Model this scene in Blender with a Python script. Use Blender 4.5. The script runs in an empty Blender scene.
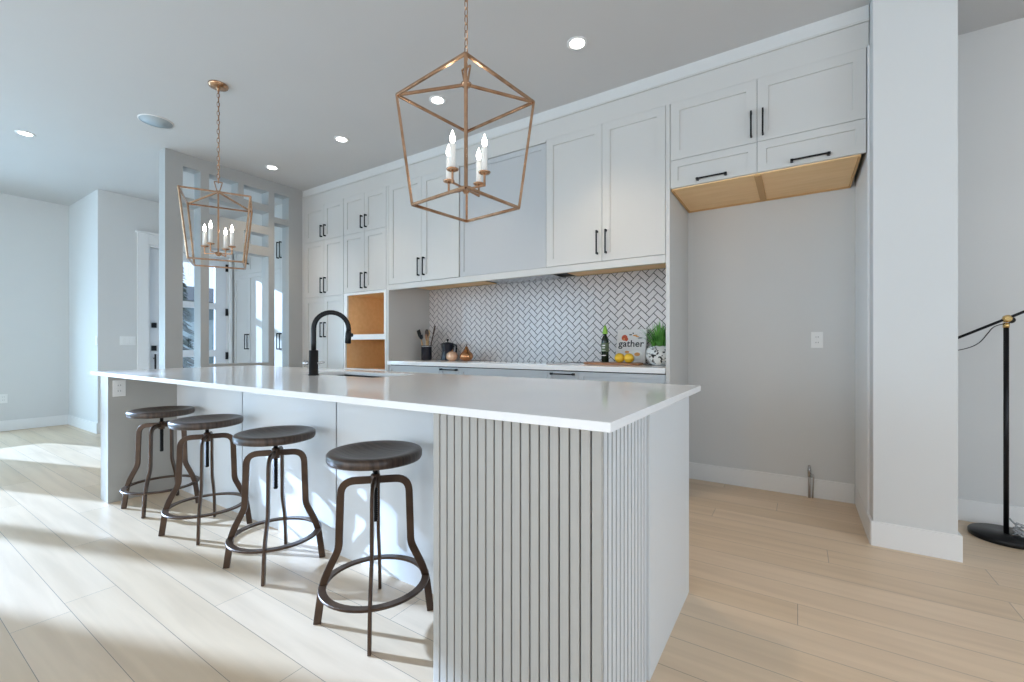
import bpy, bmesh, math, random
from mathutils import Vector, Matrix, noise
random.seed(7)
S = bpy.context.scene
COL = S.collection
R = math.radians
PI = math.pi

# ------------------------------------------------------------------ camera
cam_d = bpy.data.cameras.new('camera')
cam = bpy.data.objects.new('camera', cam_d); COL.objects.link(cam)
cam.location = (0, 0, 1.1)
cam.rotation_euler = (R(90), 0, R(32.957))
cam_d.sensor_fit = 'HORIZONTAL'; cam_d.sensor_width = 36
cam_d.lens = 439.58 / 1024 * 36
cam_d.shift_y = 5.0 / 1024
cam_d.clip_start = 0.05
S.camera = cam

# ------------------------------------------------------------------ world, sun, daylight, fill, exposure
S.view_settings.view_transform = 'Standard'
S.view_settings.look = 'None'
S.view_settings.gamma = 1
S.view_settings.use_curve_mapping = False
S.view_settings.exposure = 0.14
W = bpy.data.worlds.new('sky'); S.world = W; W.use_nodes = True
bg = W.node_tree.nodes['Background']
bg.inputs[0].default_value = (0.62, 0.79, 1.0, 1); bg.inputs[1].default_value = 1.6

def light(name, kind, loc, energy, color, rot=(0, 0, 0), **kw):
    d = bpy.data.lights.new(name, kind); d.energy = energy; d.color = color
    for k, v in kw.items(): setattr(d, k, v)
    o = bpy.data.objects.new(name, d); COL.objects.link(o); o.location = loc; o.rotation_euler = rot
    return o
AZ, EL = R(18.5), R(17.5)
sd = Vector((math.cos(AZ) * math.cos(EL), math.sin(AZ) * math.cos(EL), -math.sin(EL)))
sun = light('sun', 'SUN', (-20, -7, 8), 16.0, (0.47, 0.67, 1.0), angle=R(.8))
sun.rotation_euler = sd.to_track_quat('-Z', 'Y').to_euler()
# fill lamps added at unseen rear and right windows; left lamp is window daylight
light('rear_fill', 'AREA', (.65, -4.45, 1.3), 48, (1.0, 0.92, 0.84), (R(90), 0, 0), shape='RECTANGLE', size=2.9, size_y=2.4)
light('rear_fill', 'AREA', (-2.85, -4.45, 1.3), 84, (1.0, 0.97, 0.94), (R(90), 0, 0), shape='RECTANGLE', size=2.9, size_y=2.4)
light('rear_fill', 'AREA', (-6.25, -4.45, 1.3), 100, (0.42, 0.72, 1.0), (R(90), 0, 0), shape='RECTANGLE', size=2.7, size_y=2.4)
light('right_fill', 'AREA', (3.95, .2, 1.5), 95, (0.74, 0.87, 1.0), (R(90), 0, R(90)), shape='RECTANGLE', size=3.4, size_y=2.0)
light('left_daylight', 'AREA', (-8.95, -0.9, 1.5), 560, (0.45, 0.74, 1.0), (R(90), 0, R(-90)), shape='RECTANGLE', size=4.4, size_y=2.1)

# ------------------------------------------------------------------ materials
def mat(name, col, rough=.5, metal=0.0, **kw):
    m = bpy.data.materials.new(name); m.use_nodes = True
    b = m.node_tree.nodes['Principled BSDF']
    b.inputs['Base Color'].default_value = (*col, 1)
    b.inputs['Roughness'].default_value = rough
    b.inputs['Metallic'].default_value = metal
    for k, v in kw.items(): b.inputs[k].default_value = v
    return m
def nodes(m): return m.node_tree.nodes, m.node_tree.links, m.node_tree.nodes['Principled BSDF']
def vary(m, c1, c2, scale=4, stretch=(1, 1, 1), detail=4, bump=0.0, lo=.3, hi=.7):
    N, L, b = nodes(m)
    tc = N.new('ShaderNodeTexCoord'); mp = N.new('ShaderNodeMapping'); nz = N.new('ShaderNodeTexNoise'); cr = N.new('ShaderNodeValToRGB')
    mp.inputs['Scale'].default_value = stretch
    nz.inputs['Scale'].default_value = scale; nz.inputs['Detail'].default_value = detail
    cr.color_ramp.elements[0].color = (*c1, 1); cr.color_ramp.elements[1].color = (*c2, 1)
    cr.color_ramp.elements[0].position = lo; cr.color_ramp.elements[1].position = hi
    L.new(tc.outputs['Object'], mp.inputs[0]); L.new(mp.outputs[0], nz.inputs[0]); L.new(nz.outputs[0], cr.inputs[0])
    L.new(cr.outputs[0], b.inputs['Base Color'])
    if bump:
        bp = N.new('ShaderNodeBump'); bp.inputs['Strength'].default_value = bump; bp.inputs['Distance'].default_value = .01
        L.new(nz.outputs[0], bp.inputs['Height']); L.new(bp.outputs[0], b.inputs['Normal'])
    return m
def emit(name, col, s):
    m = bpy.data.materials.new(name); m.use_nodes = True; N = m.node_tree.nodes; N.clear()
    e = N.new('ShaderNodeEmission'); o = N.new('ShaderNodeOutputMaterial')
    e.inputs[0].default_value = (*col, 1); e.inputs[1].default_value = s
    m.node_tree.links.new(e.outputs[0], o.inputs[0]); return m
def glassy(name, col=(1, 1, 1), gl=.1):
    m = bpy.data.materials.new(name); m.use_nodes = True; N = m.node_tree.nodes; L = m.node_tree.links; N.clear()
    t = N.new('ShaderNodeBsdfTransparent'); g = N.new('ShaderNodeBsdfGlossy'); x = N.new('ShaderNodeMixShader'); o = N.new('ShaderNodeOutputMaterial')
    t.inputs[0].default_value = (*col, 1); g.inputs['Roughness'].default_value = .02; x.inputs[0].default_value = gl
    L.new(t.outputs[0], x.inputs[1]); L.new(g.outputs[0], x.inputs[2]); L.new(x.outputs[0], o.inputs[0]); return m

M = {}
M['wall'] = mat('wall_paint', (.74, .75, .745), .65); vary(M['wall'], (.635, .635, .62), (.645, .645, .63), 3, bump=.02)
M['ceiling'] = mat('ceiling_paint', (.66, .67, .67), .8); vary(M['ceiling'], (.56, .555, .55), (.57, .565, .56), 2)
M['trim'] = mat('trim_paint', (.78, .775, .76), .4)
M['cab'] = mat('cabinet_white_paint', (.75, .745, .735), .38); vary(M['cab'], (.57, .56, .535), (.58, .57, .545), 2)
M['hood'] = mat('hood_grey', (.46, .47, .475), .4)  # one even grey, darker than the cabinet doors
M['base'] = mat('base_cabinet_shaded_grey', (.60, .625, .64), .4)  # greyish tone of drawer fronts in shade put into the colour
M['screen'] = mat('divider_grey_paint', (.40, .40, .39), .5)
M['gap'] = mat('carcass_gap_shade', (.06, .06, .06), .9)  # near-black carcass colour stands for the shade inside door and panel gaps
M['black'] = mat('matte_black_metal', (.012, .012, .013), .35, .6)
M['ply'] = mat('birch_plywood', (.62, .38, .17), .6); vary(M['ply'], (.88, .58, .29), (.95, .65, .35), 3, (1, 8, 8), bump=.02)
M['ply_dark'] = mat('plywood_cleat', (.58, .34, .14), .6)
M['quartz'] = mat('white_quartz', (.80, .80, .80), .10, 0, **{'Specular IOR Level': .4}); vary(M['quartz'], (.86, .865, .87), (.89, .89, .89), 2.5, detail=6)
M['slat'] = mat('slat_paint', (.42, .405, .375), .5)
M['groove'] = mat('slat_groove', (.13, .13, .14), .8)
M['island'] = mat('island_paint', (.68, .70, .71), .33)
M['islandgrey'] = mat('island_side_grey_paint', (.42, .41, .38), .45)
M['brass'] = mat('antique_brass', (.46, .28, .14), .22, 1.0); vary(M['brass'], (.38, .215, .12), (.66, .42, .27), 18, detail=3)
M['brass_hi'] = mat('polished_brass', (.75, .52, .22), .2, 1.0)
M['candle'] = mat('candle_sleeve_white', (.85, .84, .80), .5)
M['bulb'] = emit('glowing_bulb', (1.0, .93, .80), 22)
M['dl'] = emit('downlight_lens', (1.0, .97, .92), 9)
M['bronze'] = mat('worn_bronze_steel', (.08, .05, .032), .38, .35); vary(M['bronze'], (.040, .020, .011), (.095, .055, .032), 9, detail=3)
M['steel'] = mat('steel', (.55, .55, .56), .25, 1)
M['seat'] = mat('dark_wood_seat', (.06, .04, .03), .38)
vary(M['seat'], (.025, .014, .010), (.085, .055, .038), 6, (1, 14, 1), 6, bump=.1)
M['tile'] = mat('white_tile', (.68, .64, .62), .2)
M['grout'] = mat('black_grout', (.025, .024, .024), .8)
M['glass'] = glassy('window_glass')
M['sinkm'] = mat('black_composite_sink', (.012, .012, .014), .4)
M['plastic'] = mat('white_plastic', (.80, .80, .78), .3)
M['slot'] = mat('dark_slot', (.05, .05, .05), .6)
M['speaker'] = mat('speaker_grille', (.42, .47, .50), .7)
M['crock'] = mat('crock_enamel', (.012, .014, .024), .18)
M['wood'] = mat('light_wood', (.60, .38, .18), .5); vary(M['wood'], (.50, .30, .13), (.70, .48, .25), 10, (1, 1, 6))
M['walnut'] = mat('dark_utensil_wood', (.06, .028, .014), .45)
M['board'] = mat('acacia_board', (.30, .13, .06), .4); vary(M['board'], (.16, .06, .03), (.50, .26, .13), 9, (1, 8, 8))
M['copper'] = mat('copper_glaze', (.55, .26, .12), .22, .9)
M['gourd'] = mat('blush_glaze', (.78, .52, .36), .25, .35)
M['bottle'] = mat('dark_green_bottle', (.012, .022, .012), .1)
M['label'] = mat('bottle_label', (.13, .17, .09), .6)
M['lime'] = mat('lime_bottle_cap', (.28, .55, .06), .4)
M['lemon'] = mat('lemon_skin', (.86, .55, .04), .4); 
M['paper'] = mat('book_cover', (.80, .78, .76), .45)
M['ink'] = mat('cover_ink', (.03, .03, .035), .5)
M['red'] = mat('cover_red', (.60, .10, .04), .5)
M['orange'] = mat('cover_orange', (.75, .36, .10), .5)
M['leaf'] = mat('grass_leaf', (.07, .30, .04), .45); vary(M['leaf'], (.04, .20, .02), (.18, .50, .08), 12)
M['pot'] = mat('white_ceramic', (.82, .82, .80), .25)
M['darkin'] = mat('planter_liner', (.03, .03, .03), .7)
M['copperpipe'] = mat('water_pipe', (.50, .46, .44), .3, .9)
M['clear'] = mat('clear_plastic_bag', (.75, .78, .80), .15, 0, **{'Transmission Weight': .6})
M['house'] = mat('neighbour_siding', (.10, .16, .17), .7)
M['house2'] = mat('neighbour_panel', (.30, .38, .40), .6)
M['roof'] = mat('neighbour_roof', (.035, .04, .05), .8)
M['conifer'] = mat('conifer_needles', (.02, .045, .03), .8)
M['bark'] = mat('bark', (.06, .04, .03), .9)
M['ground'] = mat('outdoor_ground', (.30, .31, .30), .9)
M['doorp'] = mat('front_door_paint', (.72, .74, .76), .4)

# oak plank floor
fm = mat('pale_oak_planks', (.6, .5, .4), .38); M['floor'] = fm
N, L, b = nodes(fm)
tc = N.new('ShaderNodeTexCoord'); mp = N.new('ShaderNodeMapping'); br = N.new('ShaderNodeTexBrick')
mp.inputs['Location'].default_value = (.35, -.365 + .17 * 40, 0)
L.new(tc.outputs['Object'], mp.inputs[0])
sx = N.new('ShaderNodeSeparateXYZ'); dv = N.new('ShaderNodeMath'); dv.operation = 'DIVIDE'; dv.inputs[1].default_value = .17
flr = N.new('ShaderNodeMath'); flr.operation = 'FLOOR'; wn = N.new('ShaderNodeTexWhiteNoise'); wn.noise_dimensions = '1D'
ml = N.new('ShaderNodeMath'); ml.operation = 'MULTIPLY_ADD'; ml.inputs[1].default_value = 1.9; cb_ = N.new('ShaderNodeCombineXYZ')
L.new(mp.outputs[0], sx.inputs[0]); L.new(sx.outputs[1], dv.inputs[0]); L.new(dv.outputs[0], flr.inputs[0]); L.new(flr.outputs[0], wn.inputs['W'])
L.new(wn.outputs['Value'], ml.inputs[0]); L.new(sx.outputs[0], ml.inputs[2]); L.new(ml.outputs[0], cb_.inputs[0]); L.new(sx.outputs[1], cb_.inputs[1]); L.new(cb_.outputs[0], br.inputs['Vector'])
br.offset = 0; br.offset_frequency = 2; br.squash = 1
br.inputs['Scale'].default_value = 1; br.inputs['Brick Width'].default_value = 1.9; br.inputs['Row Height'].default_value = .17
br.inputs['Mortar Size'].default_value = .0011; br.inputs['Mortar Smooth'].default_value = .2; br.inputs['Bias'].default_value = 0
br.inputs['Color1'].default_value = (.65, .50, .345, 1); br.inputs['Color2'].default_value = (.72, .57, .42, 1); br.inputs['Mortar'].default_value = (.22, .18, .15, 1)
mp2 = N.new('ShaderNodeMapping'); mp2.inputs['Scale'].default_value = (.55, 7, 1); nz = N.new('ShaderNodeTexNoise'); nz.inputs['Scale'].default_value = 2.2; nz.inputs['Detail'].default_value = 7; nz.inputs['Distortion'].default_value = .5
L.new(tc.outputs['Object'], mp2.inputs[0]); L.new(mp2.outputs[0], nz.inputs[0])
cr = N.new('ShaderNodeValToRGB'); cr.color_ramp.elements[0].position = .3; cr.color_ramp.elements[0].color = (.78, .75, .72, 1); cr.color_ramp.elements[1].position = .62; cr.color_ramp.elements[1].color = (1.04, 1.04, 1.04, 1)
L.new(nz.outputs[0], cr.inputs[0])
mx = N.new('ShaderNodeMix'); mx.data_type = 'RGBA'; mx.blend_type = 'MULTIPLY'; mx.inputs[0].default_value = .5
L.new(br.outputs['Color'], mx.inputs[6]); L.new(cr.outputs[0], mx.inputs[7])
# a few knots
vo = N.new('ShaderNodeTexVoronoi'); vo.inputs['Scale'].default_value = 1.15; mp3 = N.new('ShaderNodeMapping'); mp3.inputs['Scale'].default_value = (.8, 1.9, 1)
L.new(tc.outputs['Object'], mp3.inputs[0]); L.new(mp3.outputs[0], vo.inputs['Vector'])
kr = N.new('ShaderNodeValToRGB'); kr.color_ramp.elements[0].position = .012; kr.color_ramp.elements[0].color = (.35, .25, .18, 1); kr.color_ramp.elements[1].position = .04; kr.color_ramp.elements[1].color = (1, 1, 1, 1)
L.new(vo.outputs['Distance'], kr.inputs[0])
mx2 = N.new('ShaderNodeMix'); mx2.data_type = 'RGBA'; mx2.blend_type = 'MULTIPLY'; mx2.inputs[0].default_value = .9
L.new(mx.outputs[2], mx2.inputs[6]); L.new(kr.outputs[0], mx2.inputs[7]); L.new(mx2.outputs[2], b.inputs['Base Color'])
bp = N.new('ShaderNodeBump'); bp.inputs['Strength'].default_value = .25; bp.inputs['Distance'].default_value = .002; bp.invert = True
L.new(br.outputs['Fac'], bp.inputs['Height']); L.new(bp.outputs[0], b.inputs['Normal'])

# ------------------------------------------------------------------ mesh helpers
def BM(): return bmesh.new()
def bx(bm, x0, x1, y0, y1, z0, z1, mi=0):
    vs = [bm.verts.new(p) for p in ((x0, y0, z0), (x1, y0, z0), (x1, y1, z0), (x0, y1, z0), (x0, y0, z1), (x1, y0, z1), (x1, y1, z1), (x0, y1, z1))]
    for f in ((0, 3, 2, 1), (4, 5, 6, 7), (0, 1, 5, 4), (1, 2, 6, 5), (2, 3, 7, 6), (3, 0, 4, 7)):
        fc = bm.faces.new([vs[i] for i in f]); fc.material_index = mi
    return bm
def ring_sweep(bm, rings, closed=False, caps=True, smooth=True, mi=0):
    vr = [[bm.verts.new(p) for p in r] for r in rings]
    n = len(vr[0]); m = len(vr)
    for i in range(m if closed else m - 1):
        a, c = vr[i], vr[(i + 1) % m]
        for j in range(n):
            f = bm.faces.new((a[j], a[(j + 1) % n], c[(j + 1) % n], c[j])); f.smooth = smooth; f.material_index = mi
    if caps and not closed:
        f = bm.faces.new(vr[0][::-1]); f.material_index = mi
        f = bm.faces.new(vr[-1]); f.material_index = mi
    return bm
def frames(pts, closed=False, up=None):
    out = []; n = len(pts); prev = None
    for i in range(n):
        if closed: t = pts[(i + 1) % n] - pts[i - 1]
        else: t = pts[min(i + 1, n - 1)] - pts[max(i - 1, 0)]
        t.normalize()
        if up is not None: u = up - t * up.dot(t)
        else:
            u = prev if prev is not None else (Vector((0, 0, 1)) if abs(t.z) < .9 else Vector((1, 0, 0)))
            u = u - t * u.dot(t)
        u.normalize(); prev = u.copy(); out.append((t, u, t.cross(u)))
    return out
def tube(bm, pts, r, seg=10, closed=False, mi=0):
    pts = [Vector(p) for p in pts]; fr = frames(pts, closed); rs = []
    for i, (p, (t, u, v)) in enumerate(zip(pts, fr)):
        rr = r[i] if isinstance(r, (list, tuple)) else r
        rs.append([p + u * math.cos(a) * rr + v * math.sin(a) * rr for a in [2 * PI * k / seg for k in range(seg)]])
    return ring_sweep(bm, rs, closed, mi=mi)
def strap(bm, pts, w, h, up, closed=False, bev=.25):
    """rectangular section: w along 'up' projected, h across"""
    pts = [Vector(p) for p in pts]; rs = []
    fr = frames(pts, closed, None if callable(up) else Vector(up))
    for i, (p, (t, u, v)) in enumerate(zip(pts, fr)):
        if callable(up):
            q = up(p); u = (q - t * q.dot(t)).normalized(); v = t.cross(u)
        a, c = w / 2, h / 2; e = min(a, c) * bev
        rs.append([p + u * x + v * y for x, y in ((a, c - e), (a - e, c), (-a + e, c), (-a, c - e), (-a, -c + e), (-a + e, -c), (a - e, -c), (a, -c + e))])
    return ring_sweep(bm, rs, closed, smooth=False)
def lathe(bm, prof, seg=32, loc=(0, 0, 0), caps=True, mi=0, smooth=True, squash=None):
    lx, ly, lz = loc; rs = []
    for r, z in prof:
        rr = max(r, 1e-4)
        rs.append([Vector((lx + rr * math.cos(2 * PI * k / seg), ly + rr * math.sin(2 * PI * k / seg), lz + z)) for k in range(seg)])
    return ring_sweep(bm, rs, caps=caps, smooth=smooth, mi=mi)
def obj(name, bm, m, parent=None, loc=None, bevel=0, rot=None, label=None):
    bmesh.ops.recalc_face_normals(bm, faces=bm.faces)
    me = bpy.data.meshes.new(name); bm.to_mesh(me); bm.free()
    o = bpy.data.objects.new(name, me); COL.objects.link(o)
    for k in (m if isinstance(m, (list, tuple)) else [m]): me.materials.append(M[k] if isinstance(k, str) else k)
    if parent: o.parent = parent
    if loc: o.location = loc
    if rot: o.rotation_euler = rot
    if bevel:
        md = o.modifiers.new('bevel', 'BEVEL'); md.width = bevel; md.segments = 2; md.limit_method = 'ANGLE'; md.angle_limit = R(40)
    if label: o['label'] = label
    return o
def thing(name, label, cat, loc=(0, 0, 0), rz=0, group=None):
    o = bpy.data.objects.new(name, None); COL.objects.link(o); o.empty_display_size = .1
    o.location = loc; o.rotation_euler = (0, 0, rz); o['label'] = label; o['category'] = cat
    if group: o['group'] = group
    return o
def tag(o, label, cat, group=None):
    o['label'] = label; o['category'] = cat
    if group: o['group'] = group
    return o
def struct(name, bm, m, bevel=0):
    o = obj(name, bm, m, bevel=bevel); o['kind'] = 'structure'; return o
def dup(root, loc, rz, label, group=None):
    r = root.copy(); COL.objects.link(r); r.location = loc; r.rotation_euler = (0, 0, rz); r['label'] = label
    if group: r['group'] = group
    for ch in list(root.children):
        c = ch.copy(); COL.objects.link(c); c.parent = r
        for g in list(ch.children):
            d = g.copy(); COL.objects.link(d); d.parent = c
    return r
def slab(bm, axis, p0, p1, a0, a1, z0, z1, holes):
    """slab between p0..p1 on axis ('x'/'y'), spanning a0..a1 on the other axis; holes=(a0,a1,z0,z1)"""
    A = sorted({a0, a1, *[h[0] for h in holes], *[h[1] for h in holes]}); Z = sorted({z0, z1, *[h[2] for h in holes], *[h[3] for h in holes]})
    A = [a for a in A if a0 <= a <= a1]; Z = [z for z in Z if z0 <= z <= z1]
    def solid(i, k):
        if i < 0 or k < 0 or i >= len(A) - 1 or k >= len(Z) - 1: return False
        am, zm = (A[i] + A[i + 1]) / 2, (Z[k] + Z[k + 1]) / 2
        return not any(h[0] < am < h[1] and h[2] < zm < h[3] for h in holes)
    def P(p, a, z): return (p, a, z) if axis == 'x' else (a, p, z)
    for i in range(len(A) - 1):
        for k in range(len(Z) - 1):
            if not solid(i, k): continue
            a, c, d, e = A[i], A[i + 1], Z[k], Z[k + 1]
            for p in (p0, p1): bm.faces.new([bm.verts.new(P(p, *q)) for q in ((a, d), (c, d), (c, e), (a, e))])
            for (ii, kk, s, t) in ((i - 1, k, (a, d), (a, e)), (i + 1, k, (c, d), (c, e)), (i, k - 1, (a, d), (c, d)), (i, k + 1, (a, e), (c, e))):
                if not solid(ii, kk):
                    bm.faces.new([bm.verts.new(P(*q)) for q in ((p0, *s), (p0, *t), (p1, *t), (p1, *s))])
    bmesh.ops.remove_doubles(bm, verts=bm.verts, dist=1e-5)
    return bm

CH = 3.07      # ceiling
YB = 3.88      # back wall
YF = 3.25      # tall and upper cabinet fronts
# ------------------------------------------------------------------ room shell
struct('floor', bx(BM(), -8.75, 3.75, -4.35, 4.03, -.12, 0), 'floor')
struct('ceiling', bx(BM(), -8.75, 3.75, -4.35, 4.03, CH, CH + .15), 'ceiling')
struct('wall_back', bx(BM(), -7.36, 3.6, YB, YB + .15, 0, CH), 'wall')
WRT = [(-1.5, .1, .5, 2.5), (.3, 1.9, .5, 2.5)]  # unseen windows added to light the room from the right
struct('wall_right', slab(BM(), 'x', 3.6, 3.75, -4.2, YB + .15, 0, CH, WRT), 'wall')
WL = [(-1.64, -1.06, .55, 2.72), (-1.00, -.45, .55, 2.72), (.12, .86, .45, 1.45), (-3.4, -2.4, .55, 2.42)]
struct('wall_left', slab(BM(), 'x', -8.75, -8.6, -4.2, 1.8, 0, CH, WL), 'wall')
WR = [(-7.6, -4.9, .1, 2.5), (-4.3, -1.4, .1, 2.5), (-.8, 2.1, .1, 2.5)]  # unseen rear windows added to let fill light in
struct('wall_rear', slab(BM(), 'y', -4.35, -4.2, -8.75, 3.75, 0, CH, WR), 'wall')
struct('wall_foyer_side', bx(BM(), -8.75, -7.36, 1.8, 1.95, 0, CH), 'wall')
struct('wall_entry', slab(BM(), 'x', -7.51, -7.36, 1.95, YB + .15, 0, CH, [(2.31, 3.32, 0, 2.47)]), 'wall')
struct('wall_column', bx(BM(), .352, .692, 3.128, YB, 0, CH), 'wall', bevel=.004)
for i, (a, c, d, e) in enumerate(WL):
    bm = BM()
    for q in ((a, a + .04, d, e), (c - .04, c, d, e), (a, c, d, d + .04), (a, c, e - .04, e)): bx(bm, -8.70, -8.64, *q)
    f = struct('window_%d' % (i + 1), bm, 'trim')
    g = obj('pane', bx(BM(), -8.675, -8.67, a + .04, c - .04, d + .04, e - .04), 'glass', f)
for i, (a, c, d, e) in enumerate(WR):
    bm = BM(); mid = (a + c) / 2
    for q in ((a, a + .06, d, e), (c - .06, c, d, e), (a, c, d, d + .06), (a, c, e - .06, e), (mid - .04, mid + .04, d, e)): bx(bm, q[0], q[1], -4.31, -4.25, q[2], q[3])
    f = struct('window_%d' % (i + 5), bm, 'trim')
    g = obj('pane', bx(BM(), a + .06, c - .06, -4.285, -4.28, d + .06, e - .06), 'glass', f)
for i, (a, c, d, e) in enumerate(WRT):
    bm = BM()
    for q in ((a, a + .05, d, e), (c - .05, c, d, e), (a, c, d, d + .05), (a, c, e - .05, e)): bx(bm, 3.64, 3.70, *q)
    f = struct('window_%d' % (i + 8), bm, 'trim'); g = obj('pane', bx(BM(), 3.67, 3.675, a + .05, c - .05, d + .05, e - .05), 'glass', f)
# baseboards
BH = .135
def baseb(name, *b_): return struct(name, bx(BM(), *b_), 'trim', bevel=.003)
baseb('baseboard_niche', -.757, .337, YB - .016, YB, 0, BH)
bm = BM(); bx(bm, .342, .706, 3.114, 3.128, 0, BH); bx(bm, .338, .352, 3.128, YB - .016, 0, BH); bx(bm, .692, .706, 3.128, YB - .016, 0, BH)
struct('baseboard_column', bm, 'trim', bevel=.002)
baseb('baseboard_back_right', .707, 3.6, YB - .016, YB, 0, BH)
baseb('baseboard_left', -8.6, -8.584, -4.2, 1.8, 0, BH)
baseb('baseboard_foyer_side', -8.584, -7.344, 1.784, 1.8, 0, BH)
baseb('baseboard_entry', -7.36, -7.344, 1.8, 2.19, 0, BH)
baseb('baseboard_right', 3.584, 3.6, -4.2, YB - .016, 0, BH)
# front door with casing
bm = BM(); x0, x1 = -7.36, -7.34
bx(bm, x0, x1, 2.19, 2.31, 0, 2.61); bx(bm, x0, x1, 2.31, 3.32, 2.47, 2.61); bx(bm, x0, x1, 3.32, 3.355, 0, 2.61); bx(bm, x0, x1 + .012, 2.17, 3.355, 2.61, 2.635)
struct('trim_1', bm, 'trim', bevel=.002)
bm = BM(); slab(bm, 'x', -7.46, -7.41, 2.335, 3.30, .01, 2.44, [(2.50, 3.15, .25, .94), (2.50, 3.15, 1.04, 1.66), (2.50, 3.15, 1.75, 2.32)])
door = struct('door_1', bm, 'doorp'); door['label'] = 'white front door with three stacked glass lites'
obj('pane', bx(BM(), -7.438, -7.432, 2.50, 3.15, .25, 2.32), 'glass', door)
for z in (1.07, 1.385):
    obj('lock', bx(BM(), -7.41, -7.385, 2.36, 2.415, z - .035, z + .035), 'black', door, bevel=.004, label='black square lock plate')
hd = BM(); tube(hd, [(-7.40, 2.387, .93), (-7.35, 2.387, .94), (-7.35, 2.387, .99)], .011); tube(hd, [(-7.35, 2.387, .62), (-7.35, 2.387, .99)], .011); tube(hd, [(-7.41, 2.387, .66), (-7.35, 2.387, .66)], .009)
obj('door_handle', hd, 'black', door, label='black pull handle')
for z in (2.3, 1.62, .95): obj('hinge', bx(BM(), -7.40, -7.375, 3.285, 3.315, z - .055, z + .055), 'black', door, label='black hinge')
bm = BM(); bx(bm, -7.50, -7.36, 2.31, 2.333, 0, 2.47); bx(bm, -7.50, -7.41, 3.303, 3.32, 0, 2.47); bx(bm, -7.50, -7.36, 2.333, 3.303, 2.445, 2.47)
struct('trim_2', bm, 'trim')

# ------------------------------------------------------------------ openwork divider wall
bm = slab(BM(), 'x', -5.42, -5.27, 1.79, 3.235, 0, CH, [
    (1.94, 2.10, 2.63, 2.94), (1.94, 2.10, .5, 2.565), (2.18, 2.47, 2.77, 2.94), (2.53, 2.81, 2.77, 2.935),
    (2.18, 2.81, 2.51, 2.685), (2.53, 2.81, 2.27, 2.42), (2.18, 2.81, .905, 2.165), (2.88, 3.06, 2.65, 2.94), (2.88, 3.06, .5, 2.58)])
tag(obj('room_divider', bm, 'screen'), 'tall grey openwork divider wall with rectangular cut-outs between kitchen and entry', 'room divider')

# ------------------------------------------------------------------ cabinets
def shaker(parent, x0, x1, z0, z1, yf, m='cab', w=.062, name='door', th=.02, label=None):
    """shaker panel, front face at yf, facing -Y"""
    g = .0016; x0 += g; x1 -= g; z0 += g; z1 -= g; r = .009; ch = .003
    bm = BM(); V = lambda x, y, z: bm.verts.new((x, y, z))
    def ring(ix, y): return [V(x0 + ix, y, z0 + ix), V(x1 - ix, y, z0 + ix), V(x1 - ix, y, z1 - ix), V(x0 + ix, y, z1 - ix)]
    rs = [ring(0, yf + th), ring(0, yf), ring(w, yf), ring(w + ch * .3, yf + r), ]
    for a, c in zip(rs, rs[1:]):
        for j in range(4): bm.faces.new((a[j], a[(j + 1) % 4], c[(j + 1) % 4], c[j]))
    bm.faces.new(rs[-1]); bm.faces.new(rs[0][::-1])
    return obj(name, bm, m, parent, label=label)
def pull_v(parent, x, z0, z1, yf):
    bm = BM(); t = .005
    bx(bm, x - t, x + t, yf - .034, yf - .024, z0, z1)
    for z in (z0 + .008, z1 - .008): bx(bm, x - t, x + t, yf - .028, yf, z - .008, z + .008)
    return obj('handle', bm, 'black', parent, bevel=.0015, label='black bar handle')
def pull_h(parent, x0, x1, z, yf):
    bm = BM(); t = .005
    bx(bm, x0, x1, yf - .034, yf - .024, z - t, z + t)
    for x in (x0 + .008, x1 - .008): bx(bm, x - .008, x + .008, yf - .03, yf, z - .009, z + .009)
    return obj('handle', bm, 'black', parent, bevel=.0015, label='black bar handle')
def pair(parent, x0, xm, x1, z0, z1, yf, hz=None, m='cab', w=.062):
    a = shaker(parent, x0, xm, z0, z1, yf, m, w); c = shaker(parent, xm, x1, z0, z1, yf, m, w)
    if hz:
        pull_v(a, xm - .036, *hz, yf); pull_v(c, xm + .036, *hz, yf)
def carcass(parent, x0, x1, z0, z1, yf=YF + .022, y1=YB - .001, m='gap', holes=None):
    return obj('carcass', bx(BM(), x0, x1, yf, y1, z0, z1), m, parent)
DT = 2.83
# pantry
t = thing('pantry_cabinet', 'tall white pantry cabinet with three stacked pairs of doors beside the divider wall', 'cabinet', (0, 0, 0))
carcass(t, -5.262, -4.462, .1, DT)
obj('toe_kick', bx(BM(), -5.262, -4.462, YF + .06, YB - .001, 0, .1), 'base', t)
obj('filler_strip', bx(BM(), -5.268, -5.235, YF, YF + .022, .1, DT), 'cab', t)
pair(t, -5.235, -4.84, -4.462, 2.392, DT, YF, (2.43, 2.575)); pair(t, -5.235, -4.84, -4.462, 1.702, 2.392, YF, (1.745, 1.935)); pair(t, -5.235, -4.84, -4.462, .1, 1.702, YF, (1.205, 1.39))
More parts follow.
